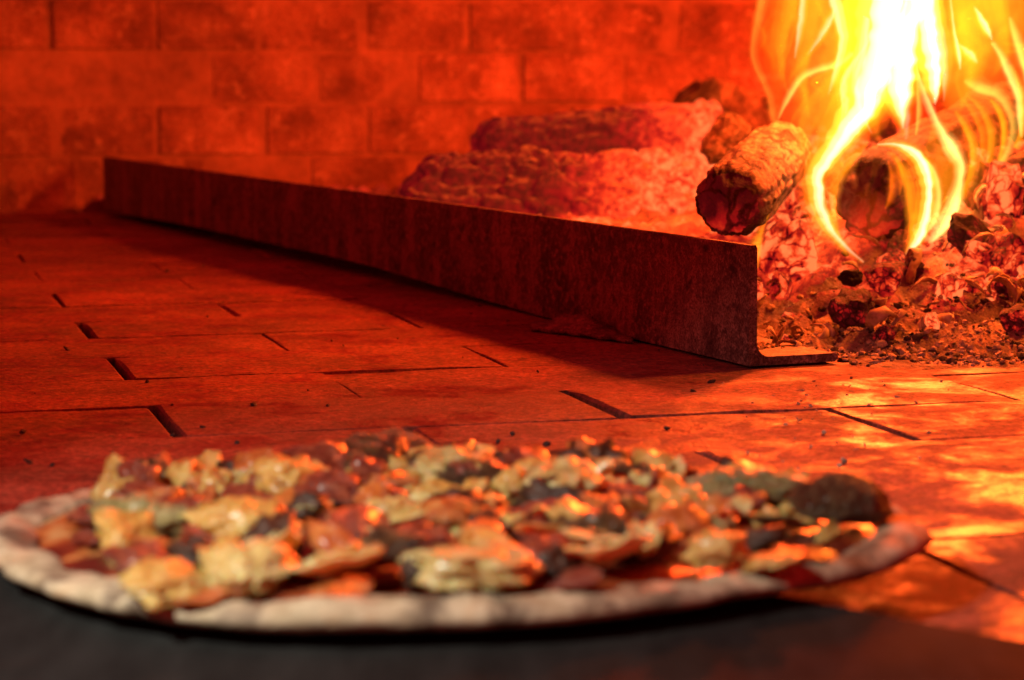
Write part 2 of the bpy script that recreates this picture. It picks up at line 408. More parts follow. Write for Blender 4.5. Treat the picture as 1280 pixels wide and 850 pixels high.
# ------------------------------------------------------------ logs
def crack(p):
    d = noise.voronoi(p + .35*Vector((noise.noise(p*1.3), noise.noise(p*1.3 + Vector((9, 0, 0))), 0)))[0]
    return 1 - smooth(.02, .22, d[1] - d[0])
def log_mesh(name, L, r0, r1, seed, rough=.08, ragged=0.0, nl=110, na=96, char=.05):
    """log along +x from 0 to L; returns body mesh and near (x=0) cut end mesh"""
    vs, fs = [], []; off = Vector((seed*3.7, seed*1.3, 0))
    def rad(t, a):
        c = Vector((math.cos(a), math.sin(a), 0)); x = t*L
        q = Vector((x*7, c.x*1.3, c.y*1.3)) + off
        k = 1 + rough*fbm(q, 3) + rough*.7*fbm(Vector((x*9, c.x*5.5, c.y*5.5)) + off, 4) - char*crack(Vector((x*30, c.x*1.9, c.y*1.9)) + off)
        return (r0 + (r1 - r0)*t) * k
    for i in range(nl+1):
        t = i/nl
        for k in range(na):
            a = 2*math.pi*k/na; r = rad(t, a)
            if t > .93: r *= math.sqrt(max(0.02, 1 - ((t - .93)/.07)**2*.9))
            if t < .06: r *= .80 + .20*math.sqrt(t/.06)
            x = t*L + (ragged*fbm(Vector((a*2, seed, 0)), 3)*(1 - t))
            vs.append((x, r*math.cos(a), r*math.sin(a)))
    for i in range(nl):
        for k in range(na): fs.append((i*na+k, (i+1)*na+k, (i+1)*na+(k+1) % na, i*na+(k+1) % na))
    fs.append(tuple(nl*na + k for k in range(na)))
    body = mesh(name, vs, fs)
    ev, ef = [], []; nr = 14
    ring0 = vs[:na]
    for q in range(nr):
        s = 1 - q/nr
        for k in range(na):
            x, y, z = ring0[k]
            d = .30*r0*fbm(Vector((y*55*s, z*55*s, seed)), 4) - .30*r0*abs(noise.noise(Vector((y*90*s, z*40*s, seed*2)))) - .16*r0*(1 - s*s)
            ev.append((x*s + d*(1 - s**6), y*s, z*s))
    ev.append((-.10*r0, 0, 0))
    for q in range(nr-1):
        for k in range(na): ef.append((q*na+k, q*na+(k+1) % na, (q+1)*na+(k+1) % na, (q+1)*na+k))
    for k in range(na): ef.append(((nr-1)*na+k, (nr-1)*na+(k+1) % na, len(ev)-1))
    return body, mesh(name + '_end', ev, ef)
def place_log(name, near, far, r0, r1, seed, body_m, end_m, label, rough=.08, ragged=0.0, char=.05):
    d = far - near; e = empty(name, near)
    q = d.to_track_quat('X', 'Z'); e.rotation_mode = 'QUATERNION'; e.rotation_quaternion = q
    b, c = log_mesh(name, d.length, r0, r1, seed, rough, ragged, char=char)
    link('log_body', b, body_m, e); link('cut_end', c, end_m, e)
    tag(e, label, 'log', 'logs in the fire'); return e
Lb = place_log('burning_log', at(1090, 250, 1.64), at(1262, 158, 1.98), .0345, .042, 1.0, M['burnt'], M['end'],
    'charred log wrapped in bright flames, its dark round end facing out', .10, .006)
Ls = place_log('small_log', at(912, 254, 1.525), at(978, 190, 1.84), .0258, .0270, 2.0, M['bark'], M['end'],
    'short ash-covered round log leaning over the open end of the angle bar', .09, .004)
Mg1 = mat_glow_log('crimson_log', .12, 1.3); Mg2 = mat_glow_log('crimson_back_log', .13, 1.4)
Lf = place_log('glowing_log', at(524, 262, 2.22), at(880, 272, 2.20), .056, .064, 3.0, Mg1, Mg1,
    'crimson glowing log with ragged ashy top lying just behind the angle bar', .15, .02, .13)
Lk = place_log('glowing_log', at(606, 205, 2.46), at(912, 200, 2.44), .050, .066, 4.4, Mg2, Mg2,
    'smooth red-hot log lying behind the ragged ashy one, near the brick wall', .05, .01, .07)

# ------------------------------------------------------------ charcoal lumps
def coal_mesh(name, seed, sub=3, sharp=.9, stretch=(1, 1, 1)):
    rn = random.Random(seed); vs, fs = ico(sub)
    planes = []
    for k in range(6):                       # charcoal breaks into blocks
        d = Vector((0, 0, 0)); d[k % 3] = 1 if k < 3 else -1
        d = (d + Vector((rn.gauss(0, .16), rn.gauss(0, .16), rn.gauss(0, .16)))).normalized(); planes.append((d, rn.uniform(.58, .78)))
    for k in range(4):
        d = Vector((rn.gauss(0, 1), rn.gauss(0, 1), rn.gauss(0, 1))).normalized(); planes.append((d, rn.uniform(.68, .95)))
    out = []
    for v in vs:
        r = 1.0
        for d, h in planes:
            c = v.dot(d)
            if c > 1e-3: r = min(r, h/c)
        p = v * (r*sharp + (1-sharp)) * (1 + .16*fbm(v*2.2 + Vector((seed, 0, 0)), 4) + .07*fbm(v*7 + Vector((0, seed, 0)), 3))
        out.append((p.x*stretch[0], p.y*stretch[1], p.z*stretch[2]))
    me = mesh(name, out, fs, False); return me
coals = [coal_mesh('coal_lump', 100+i, 3, .9, s) for i, s in enumerate([(1, .9, .8), (1.2, .8, .7), (.8, .8, 1.1), (1.3, .9, .9), (1, 1, .7), (.9, 1.1, 1)])]
def set_mat(o, m):
    o.material_slots[0].link = 'OBJECT'; o.material_slots[0].material = m
def coal(px, py, Y, rpx, m, label, mi=0, group=None, rot=None, name='charcoal_lump'):
    p = at(px, py, Y); me = coals[mi % len(coals)]
    o = link(name, me, M['ember']); set_mat(o, m); o.location = p; s = px2m(rpx, Y); o.scale = (s, s, s)
    o.rotation_euler = rot or (rc.uniform(0, 6), rc.uniform(0, 6), rc.uniform(0, 6))
    tag(o, label, 'charcoal', group); return o
rc = random.Random(11)
coal(1066, 386, 1.515, 32, M['dull'], 'large dull red charcoal lump in front of the burning log', 0)
coal(1064, 348, 1.56, 17, M['black'], 'small black dead coal perched above the dull red lump', 4)
coal(1107, 418, 1.475, 17, M['dull'], 'small crusty coal lying in ash at the foot of the dull red lump', 2)
coal(1186, 366, 1.55, 25, M['ember'], 'split red-hot block of charcoal standing on the ash right of the flames', 2, rot=(.1, .2, .3))
coal(1215, 356, 1.57, 28, M['ember'], 'wedge of red-hot charcoal leaning on the split block', 1, rot=(.3, -.4, .9))
coal(1198, 322, 1.63, 28, M['ember'], 'flat glowing coal topped with pale ash above the split block', 3)
coal(1108, 345, 1.57, 27, M['dull'], 'grainy dark red coal directly below the charred log end', 5)
coal(1268, 398, 1.50, 22, M['dull'], 'round dark red coal at the ashy edge of the ember bed', 0)
coal(988, 312, 1.64, 42, M['ember'], 'big pale pink glowing coal beside the end of the angle bar', 5)
coal(1012, 262, 1.75, 40, M['ember'], 'upright glowing coal between the short log and the flames', 2)
coal(985, 222, 1.82, 34, M['ember'], 'rough red coal tucked behind the short ash-covered log', 3)
coal(905, 150, 2.62, 72, M['lump'], 'big ash-crusted lump of charred wood leaning on the brick wall', 3, rot=(.2, .5, .4), name='charred_wood_lump')
coal(905, 172, 2.05, 36, M['lump'], 'pointed ash-grey splinter of charcoal behind the short log', 1, rot=(.4, -.9, .2), name='charcoal_splinter')
ml = [M['ember'], M['ember'], M['dull'], M['ember'], M['ember'], M['dull']]
cnt = 0
while cnt < 210:
    x = rc.uniform(.10, .52) if cnt % 2 else rc.uniform(.27, .48); y = rc.uniform(1.47, 2.1) if cnt % 2 else rc.uniform(1.52, 1.85)
    if rc.random() < .2: x = rc.uniform(.2, .6); y = rc.uniform(1.9, 2.6)
    if bar_dist(x, y) < .035 or (y > 1.5 and bar_dist(x, y) < .08) or bed_h(x, y) < .002 or (y > 1.78 and x < .20): continue
    if y < 1.56 and rc.random() < .6: continue
    s = rc.uniform(.004, .010) if y < 1.58 else rc.uniform(.008, .026)
    o = link('ember', rc.choice(coals), M['ember']); m = rc.choice(ml); set_mat(o, m)
    o.location = (x, y, bed_h(x, y) + s*.35); o.scale = (s*rc.uniform(.8, 1.3), s, s*rc.uniform(.7, 1.1))
    o.rotation_euler = (rc.uniform(0, 6), rc.uniform(0, 6), rc.uniform(0, 6))
    tag(o, 'small coal scattered over the ember bed', 'ember', 'small coals over the ember bed'); cnt += 1

# crumbs of ash and charcoal and curled flakes: nobody could count these
def crumbs(name, n, gen, m, label, seed):
    rn = random.Random(seed); V_, F_ = ico(1); vs, fs = [], []
    for _ in range(n):
        g = gen(rn)
        if g is None: continue
        (x, y, z), s = g; b = len(vs); sx, sy, sz = s*rn.uniform(.6, 1.8), s*rn.uniform(.6, 1.5), s*rn.uniform(.4, 1.0)
        R = Euler((rn.uniform(-.5, .5), rn.uniform(-.5, .5), rn.uniform(0, 6.3))).to_matrix()
        for v in V_:
            k = rn.uniform(.6, 1.15); p = R @ Vector((v.x*sx*k, v.y*sy*k, v.z*sz*k)); vs.append((x+p.x, y+p.y, z+p.z))
        fs += [tuple(i+b for i in f) for f in F_]
    o = link(name, mesh(name, vs, fs, False), m); tag(o, label, 'ash crumbs', kind='stuff'); return o
def g_bed(lo, hi):
    def g(rn):
        x = rn.uniform(.09, .50); y = 1.40 + abs(rn.gauss(0, .085)) + rn.uniform(0, .05)
        h = bed_h(x, y)
        if h < -.01 or bar_dist(x, y) < .012 and y > FB.y + .01: return None
        s = lo + (hi - lo)*rn.random()**3
        return (x, y, max(h, 0) + s*.2), s
    return g
t = NT('pale_ash_crumb'); ashc = t.bsdf(t.ramp(t.noise(t.coord('Object'), 120, 4), [(.35, (.22, .16, .12)), (.65, (.55, .44, .34))]), .95)
t = NT('black_crumb'); blkc = t.bsdf(t.ramp(t.noise(t.coord('Object'), 120, 4), [(.35, (.012, .01, .01)), (.65, (.07, .05, .045))]), .9)
crumbs('ash_crumbs', 4200, g_bed(.0005, .0032), ashc, 'pale ash crumbs strewn along the edge of the ember bed', 21)
crumbs('charcoal_crumbs', 1900, g_bed(.0005, .0036), blkc, 'black charcoal crumbs strewn along the edge of the ember bed', 22)
rf = random.Random(31); vs, fs = [], []
for _ in range(230):
    x = rf.uniform(.30, .50) if rf.random() < .75 else rf.uniform(.14, .5); y = rf.uniform(1.52, 1.95) if x > .3 else rf.uniform(1.46, 1.7)
    z = bed_h(x, y) + .004; R0 = rf.uniform(.004, .013); arc = rf.uniform(2, 5.2); wd = rf.uniform(.002, .006)
    R = Euler((rf.uniform(0, 6.3), rf.uniform(0, 6.3), rf.uniform(0, 6.3))).to_matrix(); b = len(vs); ns = 12
    for i in range(ns+1):
        a = arc*i/ns; rr = R0*(1 + .25*math.sin(a*2.3 + x*90)); wv = wd*(.6 + .6*rf.random())*math.sin(math.pi*(i+.6)/(ns+1.2))
        for s_, th in ((-1, 0), (1, 0), (1, 1), (-1, 1)):
            p = R @ Vector(((rr + th*.0011)*math.cos(a), (rr + th*.0011)*math.sin(a), s_*wv + .003*math.sin(a*1.7))); vs.append((x+p.x, y+p.y, z+p.z))
    for i in range(ns):
        for k in range(4): fs.append((b+4*i+k, b+4*i+(k+1) % 4, b+4*i+4+(k+1) % 4, b+4*i+4+k))
    fs += [(b, b+3, b+2, b+1), (b+4*ns, b+4*ns+1, b+4*ns+2, b+4*ns+3)]
o = link('ash_flakes', mesh('ash_flakes', vs, fs), ashc); tag(o, 'curled pale ash flakes tangled over the embers right of the burning log', 'ash flakes', kind='stuff')

# ------------------------------------------------------------ flames
fire = empty('fire', at(1110, 320, 1.68)); tag(fire, 'tall bright yellow and white flames wrapping the charred log', 'fire')
fire_loc = fire.location.copy()
_fm = {}
def flame_mat(c, s):
    k = (c, s)
    if k not in _fm:
        t = NT('flame'); e = t.n('ShaderNodeEmission'); e.inputs[0].default_value = (*c, 1); e.inputs[1].default_value = s
        t.l(e.outputs[0], t.out.inputs['Volume']); _fm[k] = t.m
    return _fm[k]
WHITE, YELLOW, ORANGE, DEEP = (1, .72, .30), (1, .245, .005), (1, .14, .003), (1, .08, .002)
HOT = ((1, .12, .002), (1, .18, .004), (1, .36, .03), (1, .80, .50), (1, .97, .90))
def cr(p0, p1, p2, p3, t):
    return [.5*((2*b) + (-a + c)*t + (2*a - 5*b + 4*c - d)*t*t + (-a + 3*b - 3*c + d)*t**3) for a, b, c, d in zip(p0, p1, p2, p3)]
def tongue(pts, Y, col_, rad, thick=.5, Y1=None, wob=.12, bias=None, name='flame_tongue'):
    """flame body swept along pixel path at depth Y..Y1; rad = brightness through its thickest place"""
    Y1 = Y if Y1 is None else Y1; P_ = []
    for i in range(len(pts)-1):
        q = [pts[max(i-1, 0)], pts[i], pts[i+1], pts[min(i+2, len(pts)-1)]]
        for s in range(10): P_.append(cr(*q, s/10))
    P_.append(list(pts[-1])); n = len(P_)
    W = [max(.6, p[2]) for p in P_]; wmax = px2m(max(W), Y)
    C3 = [at(p[0], p[1], Y + (Y1-Y)*i/(n-1)) - fire_loc for i, p in enumerate(P_)]
    na = 14; sd = pts[0][0]*.37; bias = bias if bias is not None else (.45 if int(pts[0][0]*7 + pts[1][1]) % 2 else -.45); root = None; LV = (1.9, 1.35, .95, .6, .3); WT = (.22, .55, 1.0, 1.0, 1.0)
    for lv in LV:
        vs, fs = [], []
        for i in range(n):
            tg = (C3[min(i+1, n-1)] - C3[max(i-1, 0)]).normalized(); dp = Vector((0, 1, 0)); sdv = tg.cross(dp).normalized(); dp = sdv.cross(tg)
            w_ = px2m(W[i], Y)/2 * (1 + wob*noise.noise(Vector((i*.35, sd, 0)))); th = thick*w_
            if i in (0, n-1): w_ *= .15; th *= .15
            sh = wob*w_*noise.noise(Vector((i*.28, sd+9, 3)))*(2.2 - lv) + bias*w_*max(0, 1.35 - lv)
            for k in range(na):
                a = 2*math.pi*k/na; p = C3[i] + sdv*(lv*w_*math.cos(a) + sh) + dp*(lv*th*math.sin(a))
                q = Vector((p.x*95, p.y*60, p.z*34 + lv*1.7)); q2 = Vector((p.x*260, p.y*120, p.z*80 + lv*3))
                rag = (.42*noise.noise(q) + .22*noise.noise(q2))*min(w_, .012)*lv*(.55 if max(W) > 12 else 0)
                vs.append(p + sdv*rag*(1.2 if math.cos(a) > 0 else -1.2)*abs(math.cos(a)) )
        for i in range(n-1):
            for k in range(na): fs.append((i*na+k, i*na+(k+1) % na, (i+1)*na+(k+1) % na, (i+1)*na+k))
        fs.append(tuple(range(na-1, -1, -1))); fs.append(tuple((n-1)*na+k for k in range(na)))
        bm = bmesh.new(); me = mesh(name, vs, fs); bm.from_mesh(me); bmesh.ops.recalc_face_normals(bm, faces=bm.faces); bm.to_mesh(me); bm.free()
        cl = HOT[LV.index(lv)] if col_ is WHITE else col_
        o = link(name if root is None else 'flame_core', me, flame_mat(cl, round(rad*WT[LV.index(lv)] / (wmax*thick*sum(a_*b_ for a_, b_ in zip(LV, WT))), 0)), root or fire)
        if root is None: root = o
def streaks(pts, Y, col_, rad, n_, seed, wl=(3, 8)):
    """fine strands that run along inside a broad flame"""
    rn = random.Random(seed)
    for _ in range(n_):
        o0 = rn.uniform(-.42, .42); a, b = sorted((rn.uniform(0, .5), rn.uniform(.5, 1))); w_ = rn.uniform(*wl); q = []
        m = len(pts)-1
        for k in range(7):
            f_ = (a + (b-a)*k/6)*m; i = min(int(f_), m-1); fr = f_-i
            x, y, ww = [pts[i][c]*(1-fr) + pts[i+1][c]*fr for c in range(3)]
            o1 = o0 + .16*math.sin(k*.9 + seed + o0*9)
            q.append((x + ww*o1, y, w_*math.sin(math.pi*(k+.35)/6.7)))
        T(q, Y + rn.uniform(-.03, .03), col_, rad*rn.uniform(.6, 1.3), .9)
T = tongue
# veils
T([(1000, 200, 8), (1003, 150, 40), (1022, 95, 78), (1050, 30, 110), (1070, -40, 130), (1080, -120, 90)], 1.72, (1, .30, .012), 1.0, .5)
T([(975, 150, 4), (968, 95, 26), (968, 50, 46), (985, 0, 58), (1000, -60, 50)], 1.74, ORANGE, .8, .5)
T([(1185, 165, 6), (1205, 120, 60), (1225, 60, 110), (1240, 0, 130), (1245, -70, 120), (1240, -140, 60)], 1.84, (1, .28, .010), .9, .4)
T([(1190, 140, 6), (1195, 100, 60), (1200, 40, 80), (1195, -30, 80), (1195, -110, 40)], 1.78, YELLOW, .4, .5)
T([(1262, 120, 4), (1262, 60, 50), (1268, 0, 90), (1262, -70, 70)], 1.9, ORANGE, .5, .4)
T([(1075, 322, 8), (1075, 295, 52), (1085, 262, 60), (1100, 240, 20)], 1.585, DEEP, .22, .5)
T([(1165, 300, 10), (1185, 260, 46), (1190, 222, 58), (1184, 185, 44), (1172, 150, 16)], 1.66, YELLOW, .7, .4)
T([(1010, 290, 4), (1010, 250, 22), (1020, 205, 40), (1045, 160, 60), (1075, 110, 60)], 1.64, YELLOW, .6, .4)
T([(1062, 160, 4), (1045, 130, 24), (1030, 100, 30), (1030, 70, 6)], 1.68, ORANGE, .6, .4)
T([(1080, -60, 20), (1100, -140, 110), (1120, -230, 120), (1130, -330, 70), (1140, -420, 6)], 1.78, YELLOW, 1.2, .6, 1.86)
T([(1230, -10, 10), (1240, -60, 60), (1250, -110, 80), (1245, -170, 60), (1250, -230, 6)], 2.58, ORANGE, 1.2, .7)  # unseen flame added around the lamp near the wall
T([(1540, -60, 20), (1560, -180, 110), (1560, -320, 120), (1540, -430, 60), (1550, -500, 6)], 1.62, YELLOW, 1.2, .7)  # unseen flame added beyond the right edge, around the side lamp
T([(1180, -40, 20), (1200, -120, 110), (1190, -210, 100), (1175, -310, 60), (1170, -400, 6)], 1.84, ORANGE, 1.2, .6, 1.9)
# white cores
T([(1080, 329, 4), (1054, 308, 10), (1031, 280, 18), (1019, 246, 23), (1022, 212, 27), (1046, 172, 38), (1072, 128, 54), (1088, 80, 70), (1098, 30, 76), (1100, -40, 74), (1105, -120, 46)], 1.62, WHITE, 8.5, .5, 1.72)
T([(1132, 318, 4), (1145, 298, 18), (1155, 268, 18), (1158, 236, 18), (1153, 210, 20), (1140, 192, 16), (1118, 182, 8), (1096, 181, 3)], 1.60, WHITE, 3.6, .6, 1.58)
T([(1128, 162, 4), (1124, 140, 20), (1118, 105, 50), (1118, 60, 56), (1132, 10, 50), (1140, -50, 48), (1145, -130, 30)], 1.70, WHITE, 8, .5)
T([(1168, 130, 4), (1166, 108, 22), (1163, 80, 32), (1156, 45, 36), (1152, 0, 34), (1150, -60, 30), (1150, -130, 12)], 1.69, WHITE, 7, .6)
T([(1132, 186, 3), (1130, 160, 14), (1124, 120, 36), (1120, 70, 50)], 1.69, WHITE, 1.6, .6)
T([(1100, 180, 3), (1090, 150, 20), (1090, 110, 40), (1085, 60, 60), (1080, 0, 60), (1075, -60, 40)], 1.71, YELLOW, 1.6, .6)
T([(1240, 50, 3), (1231, 36, 13), (1222, 18, 9), (1217, 8, 2)], 1.80, WHITE, 2.4, .8)
T([(1200, 88, 2), (1197, 68, 9), (1192, 40, 6), (1188, 5, 4), (1186, -30, 2)], 1.74, WHITE, 2.0, .9)
T([(1222, 80, 2), (1214, 72, 14), (1203, 62, 10), (1198, 55, 3)], 1.75, WHITE, 1.3, .8)
# torn tongues and ribs over the burning log
T([(1192, 262, 2), (1206, 240, 9), (1216, 212, 11), (1218, 184, 12), (1208, 158, 10), (1194, 138, 4)], 1.67, YELLOW, 1.2, .8, bias=.55)
T([(1205, 250, 2), (1220, 226, 7), (1229, 198, 8), (1229, 168, 9), (1218, 142, 8), (1204, 124, 3)], 1.70, ORANGE, 1.2, .8, bias=.55)
T([(1233, 232, 2), (1246, 212, 6), (1254, 188, 8), (1256, 162, 8), (1250, 140, 7), (1238, 124, 3)], 1.74, YELLOW, 1.3, .8, bias=.55)
T([(1256, 214, 2), (1268, 192, 7), (1277, 166, 8), (1280, 138, 9), (1275, 108, 8), (1262, 80, 4)], 1.80, YELLOW, 1.4, .8, bias=.55)
T([(1278, 196, 2), (1290, 170, 9), (1294, 130, 12), (1286, 90, 12), (1272, 50, 10), (1262, 20, 3)], 1.84, (1, .55, .08), 1.6, .8, bias=.55)
T([(1110, 200, 2), (1116, 222, 8), (1114, 246, 8), (1106, 262, 2)], 1.585, ORANGE, .9, .8)
T([(1138, 310, 2), (1142, 280, 12), (1140, 245, 14), (1132, 215, 12), (1118, 196, 3)], 1.59, YELLOW, 1.2, .7, bias=.55)
T([(1060, 322, 2), (1046, 296, 10), (1040, 262, 12), (1044, 228, 14), (1060, 200, 16), (1084, 178, 6)], 1.61, YELLOW, 1.1, .7, bias=-.55)
T([(1012, 150, 2), (1003, 120, 14), (1001, 85, 18), (1008, 45, 20), (1016, 0, 24), (1015, -50, 20)], 1.70, YELLOW, 1.0, .6, bias=-.55)
T([(985, 118, 2), (976, 90, 10), (974, 55, 16), (984, 15, 20), (990, -40, 18)], 1.73, YELLOW, .8, .6, bias=-.55)
T([(1035, 120, 2), (1050, 85, 16), (1058, 45, 22), (1050, 0, 26), (1048, -50, 18)], 1.67, WHITE, 1.6, .6, bias=.55)
T([(1180, 128, 2), (1184, 90, 16), (1180, 45, 22), (1172, 0, 24), (1170, -60, 16)], 1.68, WHITE, 1.5, .6, bias=.55)
T([(1212, 108, 2), (1220, 80, 22), (1214, 45, 30), (1204, 5, 30), (1205, -60, 20)], 1.77, YELLOW, 1.2, .6, bias=.55)
T([(1240, 96, 2), (1252, 70, 16), (1250, 38, 24), (1240, 0, 30), (1238, -60, 20)], 1.80, YELLOW, 1.2, .6, bias=-.55)
T([(1090, 168, 2), (1074, 140, 12), (1066, 105, 16), (1074, 65, 20), (1080, 20, 16)], 1.66, WHITE, 1.4, .6, bias=-.55)
# filaments
T([(976, 166, 3), (967, 145, 8), (962, 118, 7), (947, 86, 8), (942, 66, 8), (945, 40, 9), (952, 10, 12), (958, -40, 12)], 1.70, (1, .34, .03), .6, .9)
T([(972, 150, 2), (984, 124, 6), (1001, 98, 7), (1022, 87, 7), (1046, 80, 8), (1066, 66, 6)], 1.69, (1, .5, .08), 1.3, .9)
T([(994, 74, 3), (1000, 45, 11), (1005, 10, 13), (1006, -40, 12)], 1.71, WHITE, 1.2, .9)
T([(1008, 70, 2), (1023, 46, 11), (1036, 24, 13), (1044, 8, 3)], 1.70, WHITE, 1.2, .9)
T([(1160, 304, 3), (1175, 288, 12), (1190, 262, 15), (1198, 232, 10), (1200, 205, 10), (1188, 185, 14), (1174, 160, 9), (1158, 125, 7), (1148, 95, 4), (1145, 78, 2)], 1.63, (1, .6, .15), 2.2, .8)
T([(1152, 296, 3), (1168, 272, 10), (1172, 240, 8), (1164, 212, 8), (1150, 196, 4)], 1.60, (1, .55, .1), 1.3, .9)
T([(1221, 241, 3), (1230, 222, 9), (1238, 200, 10), (1240, 172, 11), (1234, 148, 10), (1222, 130, 6), (1210, 120, 3)], 1.72, YELLOW, 1.1, .8)
T([(1241, 223, 3), (1252, 206, 8), (1262, 185, 8), (1267, 160, 9), (1262, 138, 10), (1248, 118, 12), (1222, 108, 14), (1205, 100, 4)], 1.76, (1, .5, .06), 1.2, .8)
T([(1277, 172, 3), (1276, 148, 8), (1274, 122, 9), (1264, 96, 9), (1252, 70, 7), (1240, 52, 4)], 1.80, (1, .6, .12), 1.4, .9)
T([(1250, 195, 2), (1253, 172, 7), (1252, 150, 9), (1244, 132, 8), (1232, 122, 3)], 1.74, ORANGE, .8, .8)
T([(1212, 215, 2), (1214, 190, 8), (1208, 165, 9), (1200, 145, 4)], 1.68, DEEP, .8, .8)
T([(1124, 245, 2), (1125, 222, 9), (1120, 200, 10), (1108, 190, 4)], 1.59, ORANGE, .9, .8)
T([(946, 336, 4), (945, 312, 11), (950, 290, 8), (959, 270, 4), (962, 262, 2)], 1.56, YELLOW, 1.2, .8)
T([(1145, 170, 3), (1149, 140, 6), (1148, 110, 5), (1146, 85, 2)], 1.64, (1, .5, .06), .8, .9)
streaks([(1000, 200, 8), (1003, 150, 40), (1022, 95, 78), (1050, 30, 110), (1070, -40, 130)], 1.70, YELLOW, .4, 5, 1, (6, 18))
streaks([(1185, 165, 6), (1205, 120, 60), (1225, 60, 110), (1240, 0, 130), (1245, -70, 120)], 1.80, YELLOW, .4, 6, 2, (6, 20))
streaks([(975, 150, 4), (968, 95, 26), (968, 50, 46), (985, 0, 58), (1000, -60, 50)], 1.73, ORANGE, .35, 3, 3, (4, 10))
streaks([(1046, 172, 42), (1074, 128, 62), (1092, 80, 82), (1103, 30, 96), (1112, -40, 100)], 1.66, WHITE, .7, 4, 4, (8, 20))
streaks([(1165, 300, 10), (1185, 260, 46), (1190, 222, 58), (1184, 185, 44), (1172, 150, 16)], 1.64, YELLOW, .4, 3, 5, (5, 12))
# flame light, plus unseen lamps added to light the pizza and back wall
for (px, py, Y, e, c) in ((1110, 0, 1.76, 4.0, (1, .20, .020)), (1230, -60, 2.05, 5.0, (1, .20, .020)),
                          (1140, -150, 1.84, 27.0, (1, .056, .006)), (1560, -330, 1.62, 16.0, (1, .16, .014)),  # the second is added out of view, for the pizza's right sides
                          (1250, -110, 2.58, 36.0, (1, .052, .005))):  # added out of view farther back, brightens the wall
    l = lamp('flame_and_fill_light', 'POINT', at(px, py, Y), e, c, .03)

# ------------------------------------------------------------ peel and pizza
ZP = .016                                     # underside of the pizza
R1, R2 = ground(958, 742, .011), ground(1285, 803, .011)
dv = (R2 - R1).normalized(); R0 = R1 - dv*.055; R3 = R2 + dv*.06
outl = [(-.30, .46), (-.30, R3.y + .02), (-.20, R0.y), (R0.x, R0.y), (R3.x, R3.y), (R3.x + .01, .46)]
bm = bmesh.new(); ring = [bm.verts.new((x, y, .0115)) for x, y in outl]
f = bm.faces.new(ring[::-1]); bmesh.ops.recalc_face_normals(bm, faces=[f])
ext = bmesh.ops.extrude_face_region(bm, geom=[f]); bmesh.ops.translate(bm, verts=[v for v in ext['geom'] if isinstance(v, bmesh.types.BMVert)], vec=(0, 0, -.0030))
bmesh.ops.recalc_face_normals(bm, faces=bm.faces)
bmesh.ops.bevel(bm, geom=bm.edges[:], offset=.0009, segments=2, affect='EDGES')
me = bpy.data.meshes.new('peel_blade'); bm.to_mesh(me); bm.free()
peel = empty('pizza_peel', (0, .46, 0)); tag(peel, 'black metal pizza peel with cut corner sliding the pizza onto the hearth', 'pizza peel')
b = link('blade', me, M['peel'], peel); b.location = (0, -.46, 0)
bm = bmesh.new(); bmesh.ops.create_cone(bm, cap_ends=True, segments=24, radius1=.014, radius2=.014, depth=.9)
me = bpy.data.meshes.new('peel_handle'); bm.to_mesh(me); bm.free()
h = link('handle', me, M['peel'], peel); h.location = (-.04, -.44, -.006); h.rotation_euler = (math.pi/2, 0, 0); h.scale = (1.3, .55, 1)

front = [(-22, 668), (-14, 700), (20, 728), (70, 748), (130, 766), (200, 778), (300, 787), (400, 790), (520, 788), (640, 784), (760, 774), (860, 760), (950, 744), (1050, 731), (1110, 718), (1150, 698), (1168, 676), (1160, 655)]
back = [(1130, 632), (1080, 612), (1000, 598), (880, 588), (740, 580), (600, 575), (460, 574), (330, 577), (240, 583), (150, 594), (70, 612), (10, 634)]
outp = [ground(x, y, ZP + (.002 if i < len(front) else .010)) for i, (x, y) in enumerate(front + back)]
PC = Vector((-.018, .825, ZP))
pol = sorted([(math.atan2(p.y - PC.y, p.x - PC.x), math.hypot(p.x - PC.x, p.y - PC.y)) for p in outp])
def R_out(a):
    a = (a + math.pi) % (2*math.pi) - math.pi
    n = len(pol)
    for i in range(n):
        a0, r0 = pol[i]; a1, r1 = pol[(i+1) % n]
        if i == n-1: a1 += 2*math.pi
        aa = a if a >= pol[0][0] else a + 2*math.pi
        if a0 <= aa <= a1: return r0 + (r1 - r0)*smooth(0, 1, (aa - a0)/(a1 - a0))
    return pol[0][1]
print('PIZZA radii', [round(r, 3) for a, r in pol])
pizza = empty('pizza', PC); tag(pizza, 'freshly topped round pizza with pale crust lying on the black peel', 'pizza')
NA = 220
Rs = [R_out(2*math.pi*k/NA) for k in range(NA)]
Rs = [sum(Rs[(k+j) % NA] for j in range(-4, 5))/9 for k in range(NA)]
def lump(x, y, s=1.0): return fbm(Vector((x*s, y*s, 4.2)), 4)
def crust_ring():
    vs, fs = [], []; m = 22
    for k in range(NA):
        a = 2*math.pi*k/NA; c, s = math.cos(a), math.sin(a); R = Rs[k]
        wd = .0190*(1 + .25*lump(c*2, s*2)); ht = .0090*(1 + .30*lump(c*3+5, s*3))
        for q in range(m):
            t = 2*math.pi*q/m
            rr = R - wd/2 + wd/2*math.cos(t); z = ht/2 + ht/2*math.sin(t)
            if math.sin(t) < 0: z = ht/2 + ht/2*math.sin(t)*.98
            x, y = rr*c, rr*s; d = .0016*fbm(Vector((x*60, y*60, z*60)), 4) + .0012*fbm(Vector((x*150, y*150, z*150)), 3)
            vs.append((x + d*math.cos(t)*c, y + d*math.cos(t)*s, max(.0004, z + d*max(0, math.sin(t)))))
    for k in range(NA):
        for q in range(m): fs.append((k*m+q, ((k+1) % NA)*m+q, ((k+1) % NA)*m+(q+1) % m, k*m+(q+1) % m))
    return mesh('crust', vs, fs)
link('crust', crust_ring(), M['crust'], pizza)
